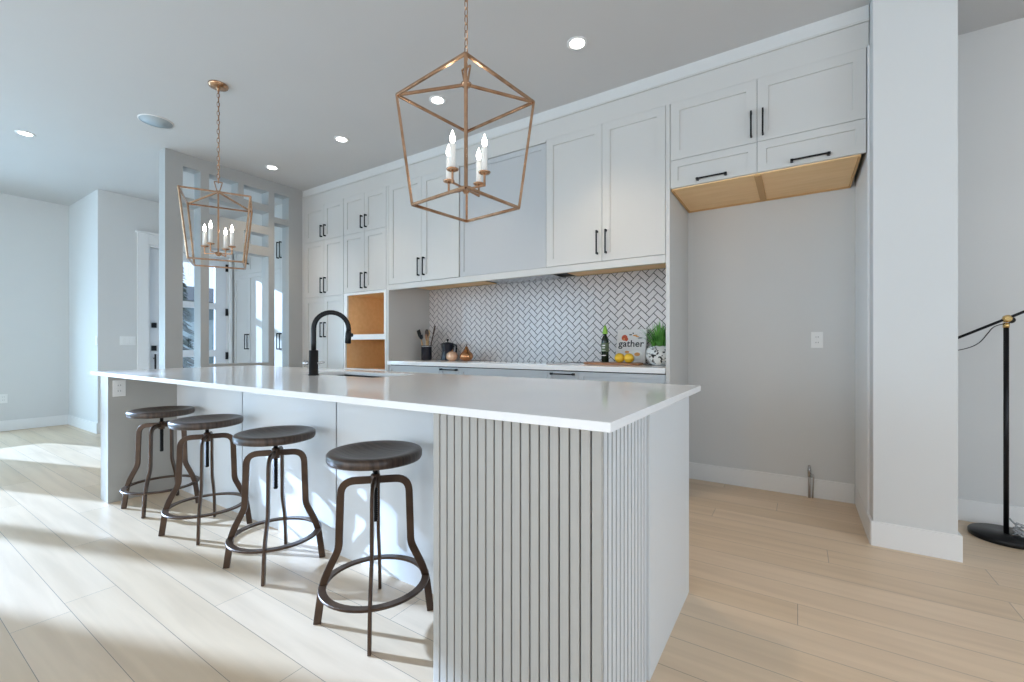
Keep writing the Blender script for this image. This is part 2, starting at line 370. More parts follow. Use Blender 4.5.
# oven tower with two open niches
t = thing('oven_cabinet', 'white oven tower with two empty plywood openings between pantry and counter', 'cabinet')
X0, X1 = -4.458, -3.73
obj('carcass', bx(BM(), X0, X1, YF + .022, YB - .001, 1.70, DT), 'gap', t); obj('carcass', bx(BM(), X0, X1, YF + .06, YB - .001, .1, .80), 'gap', t)
obj('toe_kick', bx(BM(), X0, X1, YF + .1, YB - .001, 0, .1), 'base', t)
pair(t, X0, -4.088, X1, 2.392, DT, YF, (2.43, 2.575)); pair(t, X0, -4.088, X1, 1.715, 2.392, YF, (1.75, 1.93))
bm = slab(BM(), 'y', YF, YF + .02, X0 + .002, X1 - .002, .82, 1.713, [(X0 + .062, X1 - .035, 1.232, 1.685), (X0 + .03, X1 - .02, .845, 1.172)])
obj('face_frame', bm, 'trim', t)
for (a, c, d, e) in ((X0 + .045, X1 - .02, 1.212, 1.69), (X0 + .02, X1 - .008, .825, 1.192)):
    bm = BM(); y0 = YF + .02; y1 = YB - .03
    bx(bm, a - .015, a, y0, y1, d - .01, e + .01); bx(bm, c, c + .008, y0, y1, d - .01, e + .01); bx(bm, a, c, y0, y1, e, e + .01); bx(bm, a, c, y0, y1, d - .012, d); bx(bm, a, c, y1 - .01, y1, d, e)
    obj('niche_lining', bm, 'ply', t, label='bare plywood lining')
d = shaker(t, X0, X1, .46, .82, YF, name='drawer'); pull_h(d, -4.0, -3.80, .775, YF)
d = shaker(t, X0, X1, .1, .46, YF, name='drawer'); pull_h(d, -4.19, -4.0, .41, YF)
# end panel between oven tower and counter recess
tag(obj('end_panel', bx(BM(), -3.727, -3.69, YF, YB, 0, DT), 'cab'), 'white end panel at the left side of the counter recess', 'panel')
# upper cabinets and hood
def upper(x0, xm, x1, label):
    t = thing('wall_cabinet', label, 'cabinet')
    obj('carcass', bx(BM(), x0, x1, YF + .022, YB, 1.775, DT), ['gap'], t)
    obj('underside', bx(BM(), x0, x1, YF + .05, YB, 1.768, 1.775), 'ply', t, label='bare wood underside')
    pair(t, x0, xm, x1, 1.76, DT, YF, (1.815, 2.0)); return t
upper(-3.688, -3.20, -2.712, 'white upper wall cabinet to the left of the grey hood panel')
upper(-1.766, -1.273, -.792, 'white upper wall cabinet to the right of the grey hood panel')
t = thing('range_hood', 'flat grey panelled range hood cover between two white upper cabinets', 'range hood')
obj('carcass', bx(BM(), -2.71, -1.768, YF + .032, YB, 1.775, DT), 'gap', t)
shaker(t, -2.708, -1.77, 1.76, 2.81, YF + .01, 'hood', .045, name='front_panel')
obj('top_rail', bx(BM(), -2.708, -1.77, YF, YF + .03, 2.812, DT), 'cab', t)
obj('vent_insert', bx(BM(), -2.6, -1.87, YF + .08, YB - .04, 1.752, 1.775), 'steel', t, label='steel extractor insert')
tag(obj('light_rail', bx(BM(), -3.688, -.792, YF - .004, YF + .03, 1.700, 1.757), 'cab', bevel=.002), 'white valance strip running under the upper cabinets and hood', 'trim')
# panel between counter and fridge niche
tag(obj('end_panel', bx(BM(), -.79, -.762, YF - .003, YB, 0, DT), 'cab', bevel=.001), 'white full height panel between the counter and the empty fridge niche', 'panel')
# over-fridge cabinet
t = thing('fridge_cabinet', 'white cabinet with two doors and two flap fronts above the empty fridge niche', 'cabinet')
obj('carcass', bx(BM(), -.76, .318, YF + .022, YB - .001, 2.235, DT), 'gap', t)
bm = BM(); bx(bm, -.755, .315, YF + .022, YB - .002, 2.217, 2.234)
obj('underside', bm, 'ply', t, label='bare plywood underside')
obj('cleat', bx(BM(), -.235, -.195, YF + .03, YB - .002, 2.209, 2.217), 'ply_dark', t, label='darker wood cleat')
bm = BM(); bx(bm, -.757, -.745, YF + .022, YB - .002, 2.208, 2.217); bx(bm, .303, .315, YF + .022, YB - .002, 2.208, 2.217); bx(bm, -.745, .303, YB - .014, YB - .002, 2.208, 2.217)
obj('underside_edging', bm, 'ply_dark', t)
a = shaker(t, -.76, -.217, 2.420, DT, YF); pull_v(a, -.25, 2.455, 2.62, YF)
a = shaker(t, -.217, .338, 2.420, DT, YF); pull_v(a, -.184, 2.455, 2.62, YF)
a = shaker(t, -.76, -.217, 2.222, 2.420, YF, name='flap_front', w=.05); pull_h(a, -.585, -.392, 2.25, YF)
a = shaker(t, -.217, .338, 2.222, 2.420, YF, name='flap_front', w=.05); pull_h(a, -.035, .168, 2.25, YF)
# frieze, crown bead and bulkhead above the run
struct('trim_3', bx(BM(), -5.268, .348, YF, YB, DT - .0008, 2.975), 'cab')
struct('trim_4', bx(BM(), -5.268, .348, YF - .012, YB, 2.975, 2.987), 'cab')
struct('trim_5', bx(BM(), -5.268, .348, YF - .004, YB, 2.987, CH), 'wall')
struct('trim_6', bx(BM(), .341, .351, YF - .01, YB, BH, DT), 'trim')

# base cabinets and counter
yb = 3.255
BC = [(-3.688, -2.965, 'leftmost pale grey base cabinet of the back counter', None), (-2.965, -2.703, 'narrow grey drawer unit under the kettle end of the back counter', (-2.94, -2.73)),
      (-2.703, -1.755, 'wide grey base cabinet under the middle of the back counter', None), (-1.755, -1.471, 'narrow grey drawer unit left of the cutting board', (-1.72, -1.505)),
      (-1.471, -.792, 'rightmost pale grey base cabinet under the cutting board', None)]
for x0, x1, lb, h_ in BC:
    t = thing('base_cabinet', lb, 'cabinet', group=None)
    obj('carcass', bx(BM(), x0, x1, yb + .022, YB - .001, .1, .899), 'gap', t)
    obj('toe_kick', bx(BM(), x0, x1, yb + .08, YB - .001, 0, .1), 'base', t)
    z = .893
    for k, hh in enumerate((.17, .31, .31)):
        d = shaker(t, x0, x1, z - hh, z, yb, 'base', .034, name='drawer')
        if h_: pull_h(d, h_[0], h_[1], z - .022, yb)
        elif k: pull_h(d, (x0 + x1) / 2 - .09, (x0 + x1) / 2 + .09, z - .05, yb)
        z -= hh
tag(obj('counter_top', bx(BM(), -3.689, -.791, 3.225, YB - .001, .901, .942), 'quartz', bevel=.002), 'long white quartz counter along the tiled back wall', 'countertop')
ZC = .942
tag(obj('cooktop', bx(BM(), -2.66, -1.80, 3.32, 3.80, ZC, ZC + .006), mat('pale_glass_cooktop', (.55, .56, .57), .05)), 'flat pale glass cooktop set on the back counter under the hood', 'cooktop')

# herringbone backsplash
bm = BM(); bx(bm, -3.689, -.792, YB - .008, YB - .001, ZC, 1.767, 1)
Wd = .0495; J = .0062
def clip(poly, fn):
    out = []
    for i in range(len(poly)):
        a, c = poly[i - 1], poly[i]; fa, fc = fn(a), fn(c)
        if (fa >= 0) != (fc >= 0):
            s = fa / (fa - fc); out.append((a[0] + (c[0] - a[0]) * s, a[1] + (c[1] - a[1]) * s))
        if fc >= 0: out.append(c)
    return out
bxl, bxr, bzl, bzh = -3.686, -.795, ZC + .003, 1.765
c45 = math.cos(PI / 4)
for i in range(-60, 60):
    for k in range(-30, 30):
        ox, oy = i + 2 * k, i - 2 * k
        for (rx0, ry0, rx1, ry1) in ((0, 0, 2, 1), (0, 1, 1, 3)):
            j = J / 2 / Wd
            q = [(ox + rx0 + j, oy + ry0 + j), (ox + rx1 - j, oy + ry0 + j), (ox + rx1 - j, oy + ry1 - j), (ox + rx0 + j, oy + ry1 - j)]
            q = [((x - y) * c45 * Wd - 2.2, (x + y) * c45 * Wd + 1.35) for x, y in q]
            if max(p[0] for p in q) < bxl or min(p[0] for p in q) > bxr or max(p[1] for p in q) < bzl or min(p[1] for p in q) > bzh: continue
            for fn in (lambda p: p[0] - bxl, lambda p: bxr - p[0], lambda p: p[1] - bzl, lambda p: bzh - p[1]):
                q = clip(q, fn)
                if len(q) < 3: break
            if len(q) < 3: continue
            f_ = [bm.verts.new((x, YB - .012, z)) for x, z in q]; g_ = [bm.verts.new((x, YB - .008, z)) for x, z in q]
            bm.faces.new(f_)
            for n in range(len(q)): bm.faces.new((f_[n], f_[(n + 1) % len(q)], g_[(n + 1) % len(q)], g_[n]))
tag(obj('backsplash', bm, ['tile', 'grout']), 'white herringbone tile backsplash with black grout behind the counter', 'backsplash')

# ------------------------------------------------------------------ hall closets behind the divider
for k, (x0, xm, x1, lb) in enumerate([(-7.335, -6.92, -6.48, 'white hall closet next to the front door, seen through the divider'), (-6.478, -6.04, -5.60, 'white hall closet farther from the front door, seen through the narrow right slot')]):
    t = thing('hall_closet', lb, 'closet')
    obj('carcass', bx(BM(), x0, x1, 3.40, YB - .001, .08, 2.86), 'gap', t); obj('toe_kick', bx(BM(), x0, x1, 3.42, YB - .001, 0, .08), 'cab', t)
    pair(t, x0, xm, x1, .08, 2.18, 3.38, (1.05, 1.28)); pair(t, x0, xm, x1, 2.18, 2.86, 3.38, (2.32, 2.55))
struct('trim_7', bx(BM(), -7.335, -5.425, 3.375, YB, 2.862, CH), 'cab')
struct('trim_8', bx(BM(), -5.598, -5.425, 3.38, YB, 0, 2.86), 'cab')
struct('wall_divider_return', bx(BM(), -5.422, -5.27, 3.237, YB, 0, CH), 'wall')

# ------------------------------------------------------------------ island
IX0, IX1 = -4.19, -.405
IT = .896
isl = thing('kitchen_island', 'large kitchen island with grey slatted corner, plain end panel and open seating side', 'kitchen island', (0, 0, 0))
obj('left_panel', bx(BM(), IX0, -4.035, 1.04, 2.1, 0, IT), 'islandgrey', isl, bevel=.002)
for a, c in ((-4.033, -3.036), (-3.024, -2.051), (-2.039, -.967)):
    obj('back_panel', bx(BM(), a, c, 1.446, 1.460, .0, IT), 'island', isl)
bm = BM(); bx(bm, -4.033, -2.75, 1.462, 2.06, 0, IT); bx(bm, -2.75, -1.98, 1.462, 2.06, 0, .66); bx(bm, -1.98, -.967, 1.462, 2.06, 0, IT); bx(bm, -2.75, -1.98, 1.462, 1.49, .66, IT); bx(bm, -2.75, -1.98, 2.01, 2.06, .66, IT)
obj('carcass', bm, 'gap', isl)
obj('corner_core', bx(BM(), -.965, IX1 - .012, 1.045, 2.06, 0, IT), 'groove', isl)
bm = BM(); n = 19; pw = (.965 - .401) / n
for i in range(n):
    x = -.967 + i * pw; bx(bm, x + .0022, x + pw - .0022, 1.030, 1.046, 0, IT - .001)
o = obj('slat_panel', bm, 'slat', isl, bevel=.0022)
bm = BM(); n = 13; pw = (1.452 - 1.032) / n
for i in range(n):
    y = 1.034 + i * pw; bx(bm, IX1 - .013, IX1 - .009, y + .0050, y + pw - .0050, 0, IT - .001)
o = obj('slat_panel', bm, 'island', isl)
obj('end_panel', bx(BM(), IX1 - .012, IX1, 1.455, 2.08, 0, IT), 'island', isl, bevel=.001)
# top with sink cut-out
bm = BM()
TX0, TX1, TY0, TY1 = -4.215, -.366, .99, 2.14
SX0, SX1, SY0, SY1 = -2.72, -2.02, 1.665, 1.985
A = [TX0, SX0, SX1, TX1]; B = [TY0, SY0, SY1, TY1]
for z in (.896, .9205):
    vv = [[bm.verts.new((x, y, z)) for y in B] for x in A]
    for i in range(3):
        for j in range(3):
            if (i, j) != (1, 1): bm.faces.new((vv[i][j], vv[i + 1][j], vv[i + 1][j + 1], vv[i][j + 1]))
bm.verts.ensure_lookup_table()
def wallq(p, q): bm.faces.new([bm.verts.new((*p, .896)), bm.verts.new((*q, .896)), bm.verts.new((*q, .9205)), bm.verts.new((*p, .9205))])
for (a, c, d, e) in ((A, B, 0, 3), (A, B, 1, 2)):
    P4 = [(a[d], c[d]), (a[e], c[d]), (a[e], c[e]), (a[d], c[e])]
    pts = []
    for k in range(4):
        p, q = P4[k], P4[(k + 1) % 4]
        if d == 0:
            mids = [A[1], A[2]] if p[1] == q[1] else [B[1], B[2]]
            if (p[1] == q[1] and p[0] > q[0]) or (p[0] == q[0] and p[1] > q[1]): mids = mids[::-1]
            seq = [p] + [((m_, p[1]) if p[1] == q[1] else (p[0], m_)) for m_ in mids] + [q]
        else: seq = [p, q]
        for s, u in zip(seq, seq[1:]): wallq(s, u)
bmesh.ops.remove_doubles(bm, verts=bm.verts, dist=1e-5)
tag(obj('island_top', bm, 'quartz', bevel=.0018), 'glossy white quartz slab covering the kitchen island', 'countertop')
ZT = .9205
# undermount sink
bm = BM(); w_ = .012
bx(bm, SX0 - w_, SX1 + w_, SY0 - w_, SY1 + w_, .68, .69)
bx(bm, SX0 - w_, SX0, SY0 - w_, SY1 + w_, .69, .895); bx(bm, SX1, SX1 + w_, SY0 - w_, SY1 + w_, .69, .895)
bx(bm, SX0, SX1, SY0 - w_, SY0, .69, .895); bx(bm, SX0, SX1, SY1, SY1 + w_, .69, .895)
t = tag(obj('sink', bm, 'sinkm'), 'black undermount sink sunk in the island top beside the faucet', 'sink')
obj('drain', lathe(BM(), [(.0, 0), (.045, 0), (.045, .004), (.0, .003)], 24, (-2.37, 1.83, .69)), 'steel', t)
# faucet
fx, fy = -2.487, 1.60
t = thing('faucet', 'matte black gooseneck kitchen faucet standing on the island', 'faucet', (fx, fy, ZT))
obj('base', lathe(BM(), [(.0, 0), (.031, 0), (.031, .006), (.027, .008), (.027, .15), (.024, .154), (0, .154)], 28), 'black', t)
dr = Vector((.38, .925, 0)).normalized(); pts = []
Ra = .104; zc = .286
pts += [Vector((0, 0, z)) for z in (.15, .2, .25, .285)]
for k in range(0, 17):
    a = PI - k * (PI * 1.05) / 16
    pts.append(dr * (Ra + Ra * math.cos(a)) + Vector((0, 0, zc + Ra * math.sin(a))))
obj('spout', tube(BM(), pts, .0148, 16), 'black', t)
e = pts[-1]; dn = (pts[-1] - pts[-2]).normalized()
obj('spray_head', tube(BM(), [e - dn * .005, e + dn * .01, e + dn * .07, e + dn * .075], [.0155, .018, .0195, .015], 18), 'black', t)
obj('spray_button', lathe(BM(), [(0, -.012), (.009, -.01), (.011, 0), (.009, .01), (0, .012)], 12, tuple(e + dn * .02 + dr * .02)), 'black', t)
obj('lever', tube(BM(), [(-.052, -.036, .075), (-.049, -.034, .075), (-.047, -.0325, .075), (-.030, -.021, .075), (-.026, -.018, .075), (.02, .014, .075), (.055, .037, .08)], [.005, .014, .017, .015, .008, .007, .0045], 14), 'steel', t, label='steel side lever with round knob')

# outlets and switches
def outlet(loc, rz, label, kind='outlet', cat='outlet', gang=1):
    t = thing('electrical_outlet' if kind == 'outlet' else 'light_switch', label, cat, loc, rz)
    w2 = .036 + .023 * (gang - 1)
    obj('cover_plate', bx(BM(), -w2, w2, -.005, 0, -.058, .058), 'plastic', t, bevel=.002)
    if kind == 'outlet':
        for z in (-.02, .02):
            s = obj('socket', bx(BM(), -.016, .016, -.007, -.005, z - .014, z + .014), 'plastic', t, bevel=.001)
            obj('slot', bx(bx(BM(), -.008, -.0055, -.0075, -.007, z - .003, z + .006), .0055, .008, -.0075, -.007, z - .003, z + .006), 'slot', s)
    else:
        for g in range(gang):
            x = (g - (gang - 1) / 2) * .046; obj('rocker', bx(BM(), x - .016, x + .016, -.008, -.005, -.033, .033), 'plastic', t, bevel=.001)
    return t
outlet((-4.035, 1.10, .80), R(90), 'white outlet on the grey inner side of the island left panel')
outlet((.122, YB, 1.144), 0, 'white outlet on the back wall of the empty fridge niche')
outlet((-8.6, 1.19, .42), R(90), 'white outlet low on the far left wall')
outlet((-7.36, 2.095, 1.17), R(90), 'white light switch plate beside the front door casing', 'switch', 'light switch', 3)
outlet((-7.40, 1.80, 1.17), 0, 'slim white light switch on the wall corner left of the entry', 'switch', 'light switch')
# water stub in the niche
t = thing('water_valve', 'thin metal water supply pipe rising at the niche baseboard', 'pipe', (.075, 3.852, 0))
obj('pipe', tube(BM(), [(0, 0, 0), (0, 0, .18)], .008, 10), 'copperpipe', t)
bm = tube(BM(), [(0, 0, .15), (0, 0, .20), (0, .002, .235)], [.010, .012, .006], 10); tube(bm, [(0, 0, .17), (.022, -.004, .172), (.026, -.004, .15), (.022, 0, .05), (.02, 0, 0)], .0045, 8)
obj('valve', bm, 'steel', t)

# ------------------------------------------------------------------ ceiling fixtures
def downlight(x, y, label, en=18, tint=(1.0, .80, .58)):
    t = thing('recessed_downlight', label, 'ceiling light', (x, y, CH), group=None)
    obj('trim_ring', lathe(BM(), [(.048, -.003), (.052, -.006), (.066, -.004), (.067, 0), (.048, 0)], 32, caps=False), 'trim', t)
    obj('lens', lathe(BM(), [(0, -.004), (.047, -.004), (.047, 0), (0, 0)], 28), 'dl', t)
    l = light('downlight_spot', 'SPOT', (0, 0, -.02), en, tint, (0, 0, 0), spot_size=R(100), spot_blend=.9, shadow_soft_size=.05)
    l.parent = t
DLX = [(-1.2, 2.63, 'round ceiling downlight nearest the fridge niche, right of the brass lantern'), (-2.415, 2.63, 'round ceiling downlight seen inside the near lantern frame'),
       (-3.64, 2.63, 'round ceiling downlight between the two lanterns'), (-4.86, 2.63, 'round ceiling downlight beside the grey divider wall'),
       (-6.0, .963, 'round ceiling downlight at the far left of the room')]
DLX += [(.7, -.2, 'added unseen ceiling downlight behind the camera, filling the right walkway'), (1.9, 1.6, 'added unseen ceiling downlight filling the right side of the room')]  # added lamps out of view that brighten and warm the right floor
for x, y, lb in DLX: downlight(x, y, lb, (46 if x > -2 else 30) if y > 2 else 8 if x < -5 else 44)
t = thing('ceiling_speaker', 'flat round grey speaker in the ceiling near the far lantern', 'speaker', (-4.715, 1.535, CH))
obj('grille', lathe(BM(), [(0, -.004), (.118, -.004), (.118, 0), (0, 0)], 40), 'speaker', t)
obj('rim', lathe(BM(), [(.118, -.006), (.125, -.005), (.126, 0), (.118, 0)], 40, caps=False), 'trim', t)

# ------------------------------------------------------------------ lantern pendants
def bar(bm, a, c, w=.0115):
    a, c = Vector(a), Vector(c); d = (c - a).normalized()
    up = Vector((0, 0, 1)) if abs(d.z) < .8 else Vector((d.x + .001, d.y, 0)).normalized() if (abs(d.x) + abs(d.y)) > .01 else Vector((1, 0, 0))
    return strap(bm, [a, c], w, w, up, bev=.2)
zt, zb, za, st, sb = 2.20 - CH, 1.721 - CH, 2.262 - CH, .214, .167
def lantern(x, y, th, label):
    t = thing('lantern_pendant', label, 'pendant light', (x, y, CH), th)
    q = [(-1, -1), (1, -1), (1, 1), (-1, 1)]; bm = BM()
    T = [Vector((a * st, b_ * st, zt)) for a, b_ in q]; Bt = [Vector((a * sb, b_ * sb, zb)) for a, b_ in q]
    for k in range(4):
        bar(bm, T[k], T[(k + 1) % 4]); bar(bm, Bt[k], Bt[(k + 1) % 4]); bar(bm, T[k], Bt[k])
    obj('cage_frame', bm, 'brass', t)
    bm = BM()
    for k in range(4): bar(bm, T[k], (0, 0, za))
    obj('roof_bars', bm, 'brass', t)
    bm = BM(); bar(bm, (0, 0, za), (0, 0, 1.79 - CH), .011); lathe(bm, [(0, 0), (.02, .003), (.024, .014), (.012, .02), (0, .02)], 20, (0, 0, za - .01))
    obj('stem', bm, 'brass', t)
    bm = BM()
    sh = [Vector((.009, 0, za + .008)), Vector((-.009, 0, za + .008)), Vector((-.026, 0, za + .075)), Vector((.026, 0, za + .075))]
    for k in range(4): bar(bm, sh[k], sh[(k + 1) % 4], .007)
    obj('hanging_shackle', bm, 'brass', t)
    bm = BM(); z = za + .062; k = 0
    while z < -.06:
        hl = .021; pts = []
        for n in range(14):
            a = 2 * PI * n / 14; u = .0085 * math.cos(a); v = hl * math.sin(a)
            pts.append((u if k % 2 else 0, 0 if k % 2 else u, z + hl + v))
        tube(bm, pts, .0021, 6, closed=True); z += hl * 2 - .008; k += 1
    tube(bm, [(.004, 0, za + .07), (.006, .003, (za) / 2), (.003, 0, -.03)], .002, 6)
    obj('chain', bm, 'brass', t)
    obj('ceiling_canopy', lathe(BM(), [(0, -.05), (.008, -.05), (.009, -.03), (.02, -.028), (.045, -.022), (.062, -.016), (.066, -.006), (.066, 0), (0, 0)], 36), 'brass', t)
    zh = 1.788 - CH
    obj('hub', lathe(BM(), [(0, -.012), (.01, -.01), (.018, 0), (.026, .006), (.026, .016), (.012, .022), (0, .022)], 24, (0, 0, zh)), 'brass', t)
    for k in range(4):
        a = k * PI / 2 + .16; d = Vector((math.cos(a), math.sin(a), 0)); rr = .098
        bm = BM(); strap(bm, [d * .01 + Vector((0, 0, zh + .008)), d * (rr) + Vector((0, 0, zh + .008))], .008, .008, (0, 0, 1)); strap(bm, [d * rr + Vector((0, 0, zh + .004)), d * rr + Vector((0, 0, zh + .055))], .008, .008, d)
        ar = obj('arm', bm, 'brass', t)
        zc_ = zh + .055; l = (d.x * rr, d.y * rr, zc_)
        obj('candle_cup', lathe(BM(), [(0, 0), (.012, 0), (.024, .005), (.027, .010), (.025, .011), (.010, .007), (0, .007)], 24, l), 'brass', ar)
        cs = obj('candle_sleeve', lathe(BM(), [(0, .007), (.0125, .007), (.0125, .116), (.008, .119), (0, .119)], 16, l), 'candle', t)
        obj('bulb', lathe(BM(), [(.004, .117), (.008, .124), (.0115, .135), (.0105, .147), (.005, .162), (.0015, .174), (0, .176)], 14, l), 'bulb', cs, label='lit candle bulb')
    return t
lan = lantern(-1.234, 1.529, -.116, 'large brass lantern pendant nearer the camera, lit candle bulbs')
lan2 = dup(lan, (-3.665, 1.578, CH), 1.089, 'brass lantern pendant farther away, hanging in front of the grey divider wall')
for c in lan2.children:
    if c.name.startswith(('arm', 'candle_sleeve')): c.rotation_euler.z = R(-33.6)

# ------------------------------------------------------------------ bar stools
def smooth_path(pts, r=.04, n=7):
    out = [Vector(pts[0])]
    for i in range(1, len(pts) - 1):
        p = Vector(pts[i]); a = Vector(pts[i - 1]) - p; c = Vector(pts[i + 1]) - p
        rr = min(r, a.length * .48, c.length * .48); a = p + a.normalized() * rr; c = p + c.normalized() * rr
        for k in range(n + 1):
            s = k / n; out.append(a * (1 - s) ** 2 + p * 2 * s * (1 - s) + c * s * s)
    out.append(Vector(pts[-1])); return out
def stool(loc, label):
    t = thing('bar_stool', label, 'stool', loc, 0, 'bar stools along the island')
    obj('seat', lathe(BM(), [(0, .646), (.05, .647), (.10, .652), (.135, .661), (.155, .666), (.172, .6665), (.181, .664), (.186, .658), (.186, .637), (.182, .629), (.170, .6255), (.055, .6255), (0, .6255)], 56), 'seat', t)
    bm = BM(); lathe(bm, [(0, .618), (.05, .618), (.05, .622), (.018, .6225), (.018, .6253), (0, .6253)], 24)
    obj('seat_plate', bm, 'bronze', t)
    prof = [(0, .375), (.009, .375)]; z = .385
    while z < .618: prof += [(.0115, z), (.0088, z + .004)]; z += .008
    prof += [(.010, .62), (0, .62)]
    obj('screw_post', lathe(BM(), prof, 14, smooth=False), 'black', t)
    obj('hub', lathe(BM(), [(0, .53), (.019, .53), (.019, .577), (.015, .582), (0, .582)], 20), 'bronze', t)
    for k in range(4):
        a = PI / 4 + k * PI / 2; d = Vector((math.cos(a), math.sin(a), 0)); s = Vector((-d.y, d.x, 0))
        P2 = smooth_path([(.012, 0, .558), (.132, 0, .558), (.139, 0, .34), (.140, 0, .29), (.200, 0, .165), (.221, 0, 0.0)], .055)
        pts = [d * p.x + Vector((0, 0, p.z)) for p in P2]
        w = lambda i: 0
        obj('leg', strap(BM(), pts, .013, .029, s), 'bronze', t)
    pts = [(.200 * math.cos(2 * PI * k / 48), .200 * math.sin(2 * PI * k / 48), .148) for k in range(48)]
    obj('foot_ring', strap(BM(), pts, .010, .030, (0, 0, 1), closed=True), 'bronze', t)
    return t
s0 = stool((-1.438, 1.197, 0), 'bar stool closest to the camera, beside the slatted island corner')
dup(s0, (-2.225, 1.222, 0), R(3), 'second bar stool counting from the slatted island corner')
dup(s0, (-2.97, 1.218, 0), R(12), 'third bar stool counting from the slatted island corner')
dup(s0, (-3.672, 1.228, 0), R(2), 'farthest bar stool, beside the island left panel with the outlet')
for c in s0.children:
    if c.name.startswith(('seat', 'screw')): c.location.z = .014

# ------------------------------------------------------------------ floor lamp
lx, ly = 1.002, 3.64
t = thing('floor_lamp', 'black floor lamp with brass joint and angled arm against the right wall', 'floor lamp', (lx, ly, 0))
obj('base', lathe(BM(), [(0, 0), (.150, 0), (.154, .004), (.154, .024), (.149, .031), (0, .033)], 56), 'black', t)
obj('pole', tube(BM(), [(0, 0, .02), (0, 0, 1.215)], .0115, 16), 'black', t)
bm = BM(); tube(bm, [(0, 0, 1.205), (0, 0, 1.232)], .014, 16); lathe(bm, [(0, -.02), (.012, -.018), (.017, -.006), (.017, .006), (.012, .018), (0, .02)], 18, (0, 0, 1.254))
tube(bm, [(0, -.03, 1.256), (0, -.024, 1.256), (0, -.006, 1.256)], [.012, .020, .020], 18)
obj('joint', bm, 'brass_hi', t, label='polished brass pivot')
obj('knob', tube(BM(), [(0, .004, 1.256), (.028, .012, 1.246), (.036, .014, 1.244)], [.014, .018, .012], 14), 'black', t)
ad = Vector((.215, 0, .116)).normalized(); J0 = Vector((0, -.004, 1.256))
obj('arm', tube(BM(), [J0 - ad * .29, J0 + ad * .85], .0075, 12), 'black', t)
e = J0 + ad * .85
bm = lathe(BM(), [(.03, .02), (.035, 0), (.05, -.04), (.10, -.13), (.098, -.13), (.045, -.035), (.02, -.01), (0, -.008)], 32, tuple(e), caps=False)
obj('lamp_shade', bm, 'black', t)
cb = smooth_path([(-.005, -.004, 1.228), (-.05, -.004, 1.215), (-.115, -.006, 1.105), (-.2, -.006, 1.072), (-.27, -.006, 1.07)], .05)
obj('cord', tube(BM(), cb, .0025, 6), 'black', t)
bm = BM(); random.seed(3)
pts = []
for k in range(60):
    a = k * .62; pts.append((.05 + .022 * math.cos(a) + random.uniform(-.006, .006), -.03 + .02 * math.sin(a * .9), .045 + .030 * math.sin(k * .37) + .0006 * k))
pts = [(.012, 0, .12), (.03, -.01, .095)] + pts
tube(bm, pts, .0045, 6)
tag(obj('cord_bundle', bm, 'clear', None, (lx, ly, 0)), 'coiled clear plastic wrapped power cord on the floor lamp base', 'cord')

# ------------------------------------------------------------------ things on the back counter
# utensil crock
cx_, cy_ = -3.50, 3.63
t = thing('utensil_crock', 'dark glossy utensil crock at the left end of the counter', 'crock', (cx_, cy_, ZC))
obj('pot', lathe(BM(), [(0, 0), (.055, 0), (.060, .006), (.060, .155), (.062, .165), (.056, .165), (.055, .012), (0, .012)], 36), 'crock', t)
obj('rim_band', lathe(BM(), [(.0605, .15), (.063, .152), (.063, .158), (.0605, .16)], 36, caps=False), 'steel', t)
def utensil(name, label, cat, foot, tip, head, m1, m2):
    a = Vector(foot); c = Vector(tip); d = (c - a).normalized()
    t = thing(name, label, cat, (cx_, cy_, ZC))
    obj('shaft', tube(BM(), [a, a.lerp(c, .5), c], [.005, .006, .006], 8), m1, t)
    s = Vector((1, 0, 0)); s = (s - d * s.dot(d)).normalized(); n = d.cross(s)
    w, l, kind = head; bm = BM(); rs = []
    for k in range(11):
        q = k / 10
        if kind == 'spoon': ww = w * math.sqrt(max(0.02, 1 - (2 * q - 1) ** 2)); th = .008
        else: ww = w * (min(1, .3 + q * 2.2)); th = .005
        ctr = c + d * (q * l)
        rs.append([ctr + s * ww * math.cos(x) + n * th * math.sin(x) for x in [2 * PI * j / 12 for j in range(12)]])
    ring_sweep(bm, rs); obj('head', bm, m2, t)
utensil('spatula', 'black slotted spatula leaning left in the dark crock', 'utensil', (.008, -.002, .02), (-.080, -.010, .245), (.028, .10, 'flat'), 'wood', 'black')
utensil('turner', 'black turner with short head low at the front left of the crock', 'utensil', (-.016, -.030, .02), (-.036, -.044, .23), (.030, .055, 'flat'), 'wood', 'black')
utensil('wooden_spoon', 'pale wooden spoon standing behind the dark spoons in the crock', 'utensil', (-.018, .036, .02), (-.022, .052, .26), (.024, .08, 'spoon'), 'wood', 'wood')
utensil('ladle', 'dark walnut spoon with round bowl in the middle of the crock', 'utensil', (.020, -.004, .02), (.018, -.012, .26), (.030, .085, 'spoon'), 'wood', 'walnut')
utensil('serving_fork', 'tall thin dark utensil leaning right in the crock', 'utensil', (.004, .022, .02), (.068, .030, .27), (.012, .12, 'flat'), 'walnut', 'walnut')
utensil('wooden_spatula', 'short orange-brown wooden spatula at the front right of the crock', 'utensil', (.020, -.024, .02), (.036, -.042, .22), (.018, .07, 'flat'), 'wood', 'board')
